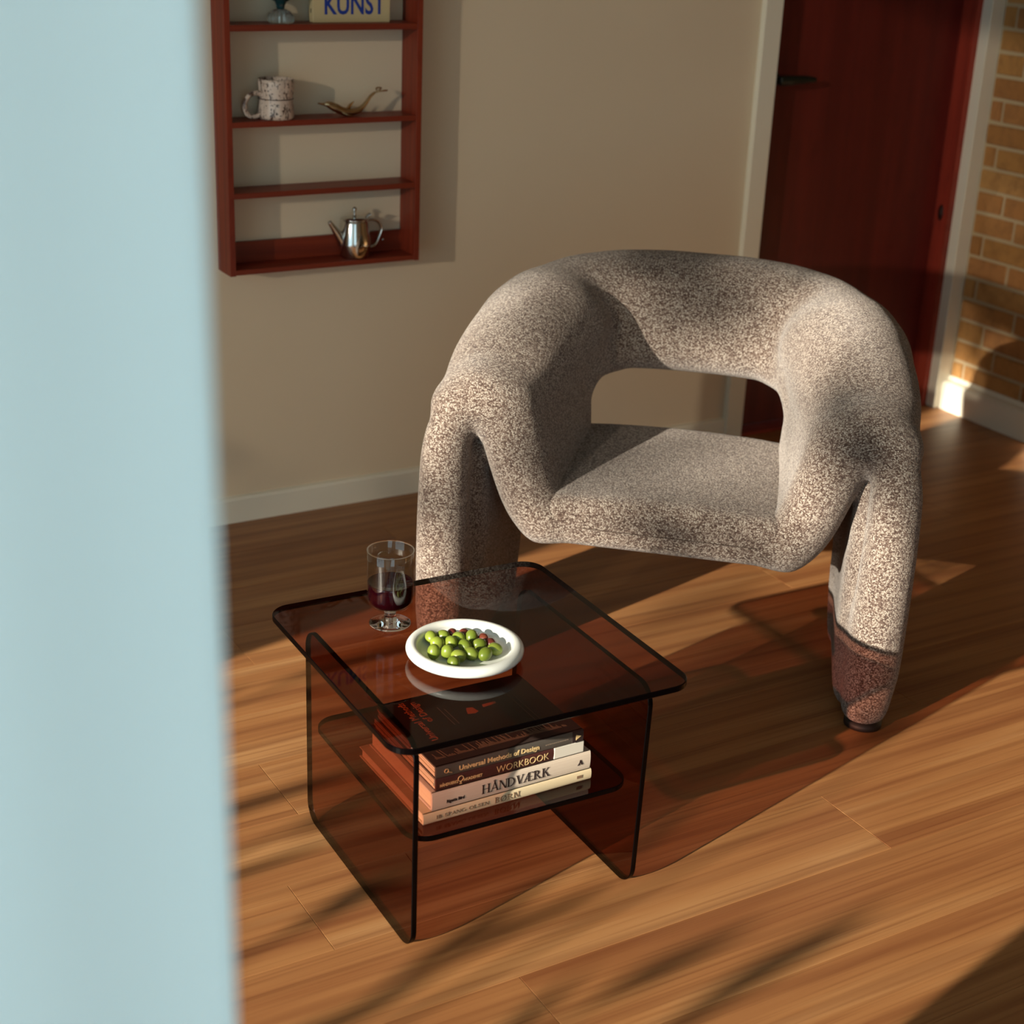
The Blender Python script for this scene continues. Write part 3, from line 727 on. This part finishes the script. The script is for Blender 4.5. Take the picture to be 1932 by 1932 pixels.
w2, d2 = b4['_w2'], b4['_d2']
text_mesh('lettering', 'Universal Methods', .0175, M['ink_orange'], b4, (.042-w2, .070-d2, .0207), (0, 1, 0), (-1, 0, 0), .0002, width=.124)
text_mesh('lettering', 'of Design', .0175, M['ink_orange'], b4, (.060-w2, .124-d2, .0207), (0, 1, 0), (-1, 0, 0), .0002, width=.065)
for i in range(4):
    fp = poly_mesh('fine_print', dashes(0, (.06, .05, .11, .09)[i], .0016, 5+i), M['ink_grey'], b4, ((.085, .093, .205, .213)[i]-w2, (.10, .10, .055, .055)[i]-d2, .0207), (0, 1, 0), (-1, 0, 0), .0002); fp['kind'] = 'stuff'
poly_mesh('picture', [[(.118, .120), (.130, .117), (.137, .120), (.134, .135), (.124, .137), (.121, .130)], [(.150, .128), (.175, .131), (.176, .137), (.152, .136)]], M['ink_orange'], b4, (-w2, -d2, .0207), X1, (0, 1, 0), .0002)
for e in (b1, b2, b3, b4):
    for k in ('_d2', '_w2', '_th'): del e[k]

# ------------------------------------------------------------------ plate and olives
PCX, PCY = 1.0725, 1.9015
plate = tag(empty('plate', (PCX, PCY, TZ+.0003)), 'white ceramic plate with a fat rounded rim holding the olives', 'plate')
pr = [(0, .0022), (.040, .0022), (.050, .0045), (.066, .0075), (.076, .0100)]
rimc, rr_ = (.0815, .0185), .0088
pr += [(rimc[0]+rr_*1.12*math.cos(a), rimc[1]+rr_*math.sin(a)) for a in [(-62+i*20)*math.pi/180 for i in range(13)]]
pr += [(.0715, .0140), (.066, .0108), (.056, .0088), (0, .0084)]
lathe('dish', pr, M['ceramic'], plate, n=128)
lathe('foot_ring', [(.036, 0), (.041, 0), (.042, .0035), (.036, .0035)], M['ceramic'], plate, n=64, close=True)
ob = bmesh.new(); bmesh.ops.create_uvsphere(ob, u_segments=24, v_segments=16, radius=1)
for v in ob.verts:
    x, y, z = v.co; rr2 = 1+.05*z*z*(1 if z > 0 else -.2)
    dim = max(0, 1-((x*x+y*y)/.05)) if z < 0 else 0
    v.co = Vector((x*.0100*rr2, y*.0100*rr2, z*.0122+dim*.0015))
ome = bm_mesh('olive', ob)
for p in ome.polygons: p.use_smooth = True
om1 = ome; om1.materials.append(M['olive']); om2 = ome.copy(); om2.materials.clear(); om2.materials.append(M['olive_dark'])
def ray_dir(px, py): return cr*((px-966)/FPX) - cu*((py-966)/FPX) + cf
def on_z(px, py, z): d_ = ray_dir(px, py); return CAM + d_*((z-CAM.z)/d_.z)
ol = [(505, 445, 0, 'green olive at the left end of the back row'), (670, 420, 0, 'green olive in the back row showing its stem pit'), (855, 430, 0, 'green olive at the middle of the back row'), (1025, 435, 0, 'brightest green olive in the back row, sitting tall'),
      (590, 510, 0, 'green olive lying lengthwise behind the front left one'), (765, 500, 0, 'dull green olive in the middle row, left of centre'), (950, 555, 0, 'yellowish green olive at the centre of the heap'), (1140, 530, 0, 'pale green olive in the middle row before the brown ones'),
      (1340, 590, 0, 'green olive at the right end of the heap'), (540, 640, 0, 'large green olive at the front left of the heap'), (715, 640, 0, 'pale upright green olive left of the front one'), (865, 680, 0, 'small yellow green olive tucked behind the front one'),
      (1030, 650, 0, 'green olive leaning diagonally in the front row'), (1210, 660, 0, 'plump green olive at the front right of the heap'), (800, 770, 0, 'bright green olive closest to the front of the plate'),
      (1180, 440, 1, 'reddish brown olive at the back right'), (1280, 505, 1, 'brown olive half hidden behind the right end green one'), (785, 400, 1, 'dark purple olive hidden at the back between green ones, left'), (940, 400, 1, 'dark purple olive at the back beside the brightest green one')]
op = []
for (qx, qy, dk, lb) in ol:
    p = on_z(740+qx/6.9, 1140+qy/6.9, TZ+.0185); op.append([p.x, p.y])
op = np.array(op); og = op.copy()
for it in range(60):
    for i in range(len(op)):
        for j in range(i):
            dv = op[i]-op[j]; l = np.hypot(*dv)
            if l < .0190: pu = (.0190-l)/2*dv/max(l, 1e-6); op[i] += pu; op[j] -= pu
        dc = op[i]-np.array([PCX, PCY]); l = np.hypot(*dc)
        if l > .060: op[i] -= dc*(l-.060)/l
    op += (og-op)*.02
for i, (qx, qy, dk, lb) in enumerate(ol):
    o = bpy.data.objects.new('olive', om2 if dk else om1); COL.objects.link(o)
    r_ = np.hypot(op[i][0]-PCX, op[i][1]-PCY)
    tilt = random.uniform(1.1, 1.57) if i not in (3, 10, 9) else random.uniform(.2, .6)
    ho = .0101+(.0020*math.cos(tilt))
    zb = .0086+max(0, (r_-.050))*.16
    o.location = (op[i][0], op[i][1], TZ+.0003+zb+ho); o.rotation_euler = (tilt, 0, random.uniform(0, 6.28) if i != 1 else .5)
    if dk: o.scale = (.86, .86, .86); o.location.z -= .0012
    tag(o, lb + ' on the white plate' if len(lb.split()) < 12 else lb, 'olive', 'olives on the white plate')

# ------------------------------------------------------------------ wine glass
GX, GY = 1.0235, 2.063
wg = tag(empty('wine_glass', (GX, GY, TZ+.0002)), 'short-stemmed clear goblet half full of red wine at the back left of the acrylic table', 'glass')
def wobble(r, z, a): return r*(1+.006*math.sin(7*a+60*z)+.004*math.sin(13*a-90*z)) if z > .05 else r
bo = [(.0085, .0265), (.020, .0280), (.030, .0318), (.0358, .0385), (.0374, .048), (.0378, .075), (.0374, .105), (.0372, .1275)]
bi = [(.0362, .1275), (.0364, .105), (.0368, .075), (.0365, .049), (.0348, .0402), (.0293, .0340), (.019, .0308), (0, .0298)]
lathe('bowl', bo+[(.0367, .1283)]+bi, M['thin_glass'], wg, n=96, warp=wobble)
lathe('lip', [(.0370+.0011*math.cos(a), .1280+.0011*math.sin(a)) for a in [i*math.pi/5 for i in range(10)]], M['glass'], wg, n=96, close=True)
lathe('stem', [(0, .0290), (.0145, .0280), (.0098, .0245), (.0092, .0150), (.0100, .0085), (.0135, .0050), (.0245, .0030), (.0325, .0018), (.0338, .0008), (.033, .0), (0, .0)], M['glass'], wg, n=64)
lathe('wine', [(0, .0308), (.019, .0316), (.0290, .0347), (.0344, .0408), (.0361, .0495), (.0363, .070), (.0364, .0735), (.0355, .0730), (0, .0730)], M['wine'], wg, n=64)

# ------------------------------------------------------------------ wall shelf
SX0, SX1, SD = 1.243, 1.718, .080
sh = tag(empty('wall_shelf', ((SX0+SX1)/2, YW, .627)), 'narrow open teak wall shelf hanging on the beige wall', 'shelf')
def SB(name, x0, x1, y0, y1, z0, z1, m, bev=.0008):
    o = box(name, x0, x1, y0, y1, z0, z1, m, bev=bev); o.parent = sh; o.matrix_parent_inverse = Matrix.Translation(sh.location).inverted(); return o
ST, Yf = .0135, YW-SD
SB('side_panel', SX0, SX0+ST, Yf, YW-.001, .627, 1.42, M['teak_v']); SB('side_panel', SX1-ST, SX1, Yf, YW-.001, .627, 1.42, M['teak_v'])
for (z0, z1) in ((.6285, .6400), (.8000, .8125), (.9550, .9675), (1.1580, 1.1715), (1.395, 1.408)):
    SB('shelf_board', SX0+ST, SX1-ST, Yf+.001, YW-.001, z0, z1, M['teak'])
SB('back_rail', SX0+ST, SX1-ST, YW-.012, YW-.001, .640, .688, M['teak'])
s_ = rel(lathe('screw', [(0, 0), (.0035, 0), (.003, .0015), (0, .002)], M['steel'], n=16), sh)
s_.matrix_basis = Matrix.Translation((1.655, YW-.012, .668)) @ Matrix.Rotation(math.pi/2, 4, 'X')

# teapot
tp = tag(empty('teapot', (1.565, 3.366, .6402)), 'small polished steel teapot on the bottom board of the wall shelf', 'teapot')
lathe('body', [(0, .0), (.0315, .0), (.033, .002), (.0385, .030), (.0388, .033), (.0375, .045), (.0315, .083), (.0300, .087), (.0280, .0885), (0, .0885)], M['steel'], tp, n=64)
lid = lathe('lid', [(0, .0885), (.031, .0885), (.0325, .0895), (.031, .0915), (.018, .0945), (0, .0955)], M['steel'], tp, n=48)
lathe('knob', [(0, .0950), (.0035, .0952), (.0028, .100), (.0030, .106), (.0052, .110), (.0050, .1145), (.0025, .117), (0, .1175)], M['steel'], lid, n=24)
tube('spout', [(-.030, 0, .036), (-.042, -.002, .055), (-.056, -.004, .074), (-.066, -.005, .088)], [.013, .0105, .0065, .0048], M['steel'], tp, n=20)
tube('handle', [(.029, 0, .084), (.045, 0, .085), (.062, .001, .078), (.070, .001, .062), (.063, .001, .042), (.052, 0, .024), (.036, 0, .020)], .0030, M['steel'], tp, n=14, flat=(1.7, .9))
tube('hinge', [(.028, 0, .0895), (.034, 0, .096), (.040, 0, .0985)], [.003, .0035, .0045], M['steel'], tp, n=12, flat=(1.8, .8))
# mug
mg = tag(empty('mug', (1.372, 3.364, .9677), math.radians(10)), 'handmade mug with cream glaze and dark speckles on the wall shelf', 'mug')
def mw(r, z, a): return r*(1+.015*math.sin(3*a+40*z)+.01*math.sin(9*a))
lathe('cup', [(0, 0), (.036, 0), (.0405, .003), (.0415, .010), (.0385, .030), (.0372, .045), (.0392, .062), (.0400, .078), (.0395, .086), (.0380, .087), (.0365, .085), (.0355, .060), (.034, .010), (0, .006)], M['mug'], mg, n=72, warp=mw)
lathe('glaze_ring', [(.0375, .0435), (.0384, .0438), (.0384, .0452), (.0375, .0455)], mat('dark_glaze', (.05, .02, .015), .4), mg, n=60, close=True, warp=lambda r, z, a: r+.0008)
tube('handle', [(-.034, 0, .052), (-.050, 0, .058), (-.070, 0, .052), (-.080, 0, .034), (-.074, 0, .014), (-.056, 0, .007), (-.038, 0, .012)], [.0050, .0050, .0052, .0052, .0052, .0050, .005], M['mug'], mg, n=16)
# brass dolphin
dl = tag(empty('dolphin_figurine', (1.552, 3.362, .9677)), 'small brass dolphin figurine with its tail raised on the wall shelf', 'figurine')
tube('body', [(-.080, 0, .0300), (-.072, 0, .0285), (-.064, 0, .0272), (-.054, 0, .0265), (-.038, 0, .0195), (-.016, 0, .0100), (.006, 0, .0085), (.024, 0, .0135), (.038, 0, .026), (.050, 0, .041), (.062, 0, .050)],
     [.0018, .0022, .0032, .0072, .0098, .0092, .0078, .0062, .0048, .0036, .0026], M['brass'], dl, n=20, flat=(.85, 1.0))
tube('tail_fluke', [(.060, 0, .049), (.066, -.008, .052), (.078, -.010, .055), (.090, -.006, .0545), (.078, -.003, .053), (.068, .002, .053), (.070, .009, .0585), (.082, .010, .058), (.072, .004, .052), (.062, 0, .0495)], .0017, M['brass'], dl, n=10)
tube('dorsal_fin', [(-.006, 0, .014), (-.001, .001, .022), (.006, .001, .0285), (.010, .001, .031)], [.0050, .0035, .0018, .0008], M['brass'], dl, n=10, flat=(.5, 1.2))
tube('fin', [(-.022, -.006, .009), (-.012, -.012, .004), (.000, -.015, .0012)], [.0035, .0030, .0012], M['brass'], dl, n=10, flat=(1.3, .5))
tube('fin', [(-.022, .006, .009), (-.012, .011, .005), (.000, .014, .0020)], [.0035, .0030, .0012], M['brass'], dl, n=10, flat=(1.3, .5))
# book KUNST
kb = tag(empty('book', (1.555, 3.3720, 1.1717), math.radians(-1)), 'ivory art book with large blue capitals standing face out on the top visible shelf board', 'book')
box('cover', -.093, .093, -.0125, .0125, 0, .196, M['cov_kunst'], kb, bev=.0012)
box('pages', -.0905, .094, -.0100, .0100, .002, .1955, M['pages'], kb)
text_mesh('lettering', 'KUNST', .062, M['ink_blue'], kb, (-.0685, -.0128, .0185), X1, Z1, .0003, width=.146, bold=.0012)
poly_mesh('spine_mark', [[(0, 0), (.004, 0), (.004, .009), (0, .009)]], M['ink_black'], kb, (-.0932, .002, .020), (0, -1, 0), Z1)
# goblet
gb = tag(empty('goblet', (1.388, 3.368, 1.1717)), 'dark teal glass goblet on a clear ribbed foot, beside the ivory book', 'goblet')
lathe('foot', [(0, 0), (.024, 0), (.0275, .004), (.0265, .014), (.0200, .0245), (.0105, .029), (0, .029)], M['ribbed_glass'], gb, n=120, warp=lambda r, z, a: r*(1+.07*math.cos(16*a)) if r > .01 else r)
lathe('bowl', [(0, .028), (.0085, .029), (.0095, .036), (.0135, .044), (.030, .054), (.041, .068), (.044, .085), (.042, .105), (.0405, .108), (.0390, .104), (.041, .085), (.038, .070), (.026, .058), (0, .050)], M['teal_glass'], gb, n=64)

# ------------------------------------------------------------------ curtain close to the camera
def curtain():
    ds = 0.62; e0 = CAM + ray_dir(398, 966)*ds
    right = Vector((math.cos(YAW), -math.sin(YAW), 0)); fw = Vector((math.sin(YAW), math.cos(YAW), 0))
    z0, z1 = .02, 2.45; nu, nz = 60, 30; W_ = .57; th = .0012
    vs, fs = [], []
    def pt(s, z, off):
        u_ = -s*W_; dv = .009*math.sin(s*W_*2*math.pi/.16+.6)*(min(1, s*8)*.8+.2)+.002*math.sin(s*41)
        return Vector((e0.x, e0.y, 0)) + right*(u_+.004*math.sin(z*2)) + fw*(dv+off) + Vector((0, 0, z))
    for lay in (0, 1):
        for i in range(nu+1):
            for k in range(nz+1): vs.append(tuple(pt(i/nu, z0+(z1-z0)*k/nz, lay*th)))
    n1 = (nu+1)*(nz+1)
    for lay in (0, 1):
        for i in range(nu):
            for k in range(nz):
                a = lay*n1+i*(nz+1)+k; q = (a, a+nz+1, a+nz+2, a+1); fs.append(q if lay else q[::-1])
    for k in range(nz): fs.append((k, k+1, n1+k+1, n1+k))
    me = bpy.data.meshes.new('fabric'); me.from_pydata(vs, [], fs); me.update()
    e = tag(empty('curtain', (e0.x, e0.y, 0)), 'out-of-focus pale blue curtain hanging in the left foreground', 'curtain')
    o = link('fabric', me, M['curtain'], smooth=True); o.parent = e; o.matrix_parent_inverse = Matrix.Translation(e.location).inverted()
    return e
curtain()

# ------------------------------------------------------------------ greenery outside the window that shades and dapples the sun
def greenery():
    rnd = random.Random(5)
    D = SUN_DIR; perp = Vector((-SUN_DIR.y, SUN_DIR.x, 0)).normalized()
    def leafquad(bm, o, p, L_, W_, ax, nrm):
        s_ = ax.cross(nrm).normalized(); p = p-o
        v = [bm.verts.new(p), bm.verts.new(p+ax*L_*.35+s_*W_), bm.verts.new(p+ax*L_*.75+s_*W_*.7), bm.verts.new(p+ax*L_), bm.verts.new(p+ax*L_*.75-s_*W_*.7), bm.verts.new(p+ax*L_*.35-s_*W_)]
        bm.faces.new(v)
    def rv(zm=0, zs=1): return Vector((rnd.gauss(0, 1), rnd.gauss(0, 1), rnd.gauss(zm, zs))).normalized()
    base = Vector((-11.0, -1.4, 0))  # unseen tree, added so its crown holds back the higher sun rays
    e = tag(empty('added_shade_tree', base), 'broad leafy tree added out of view to dim the higher sun rays', 'tree')
    tube('trunk', [(0, 1.9, 0), (.1, 1.85, 1.5), (.0, 1.6, 3.2), (.2, 1.2, 5.4)], [.2, .17, .13, .06], M['bark'], e, n=10)
    tube('branch', [(.05, 1.5, 4.6), (0, .4, 5.2), (.1, -1.0, 5.4), (0, -2.2, 5.3)], [.07, .05, .04, .02], M['bark'], e, n=8)
    bm = bmesh.new()
    LO = 4.74  # underside of the crown, shaped by where the sun should fade
    for i in range(6000):
        y = rnd.uniform(-3.9, 1.0); lo = LO+.03*math.sin(y*5.0)+.03*math.sin(y*11+1)+.38*min(1, max(0, (-y-.62)/.5))
        hz = lo + 1.9*rnd.random()**1.1 - .30*rnd.random()**2.5
        x = rnd.uniform(-.5, .5)
        leafquad(bm, base, Vector((base.x+x, y+x*D.y, hz+x*D.z)), rnd.uniform(.16, .26), rnd.uniform(.035, .055), rv(-.5, .8), rv())
    for (yc, zc_) in ((-.86, 4.21), (-.70, 4.10), (-1.25, 4.40), (-.42, 4.0)):
        for i in range(9):
            q = rnd.gauss(0, .16); leafquad(bm, base, Vector((base.x, yc+q, zc_+q*.25+rnd.gauss(0, .03))), rnd.uniform(.16, .26), rnd.uniform(.035, .055), rv(), rv())
    lo_ = link('leaves', bm_mesh('leaves', bm), M['leaf'], e); lo_['kind'] = 'stuff'
    # a thin twiggy shrub close to the glass
    b2_ = Vector((-2.6, .4, 0)); e2 = tag(empty('garden_shrub', b2_), 'thin twiggy shrub just outside the window, out of view', 'shrub')
    bm = bmesh.new(); n = 0
    for i in range(26):
        y = -.55+i*.118+rnd.uniform(-.04, .04); top = rnd.uniform(1.05, 1.4) if y < .9 else rnd.uniform(.85, 1.12); x = rnd.uniform(-.2, .2)
        tube('stem', [(x, y-.4, 0), (x+.02, y-.38+rnd.uniform(-.05, .05), top*.5), (x, y-.4+rnd.uniform(-.08, .08), top)], [.009, .007, .004], M['bark'], e2, n=6, res=4)
        z = .50+rnd.uniform(0, .12)
        while z < top:
            ax = Vector((rnd.gauss(0, .4), rnd.choice((-1, 1))*rnd.uniform(.15, .8), rnd.uniform(.3, 1))).normalized()
            leafquad(bm, b2_, Vector((b2_.x+x, y+rnd.uniform(-.04, .04), z)), rnd.uniform(.09, .17), rnd.uniform(.012, .024), ax, Vector((1, rnd.gauss(0, .5), rnd.gauss(0, .5))).normalized())
            z += rnd.uniform(.08, .20)*(1.8 if y < .5 else (1.0 if y < 1.4 else .8))
    l2 = link('leaves', bm_mesh('leaves', bm), M['leaf'], e2); l2['kind'] = 'stuff'
greenery()
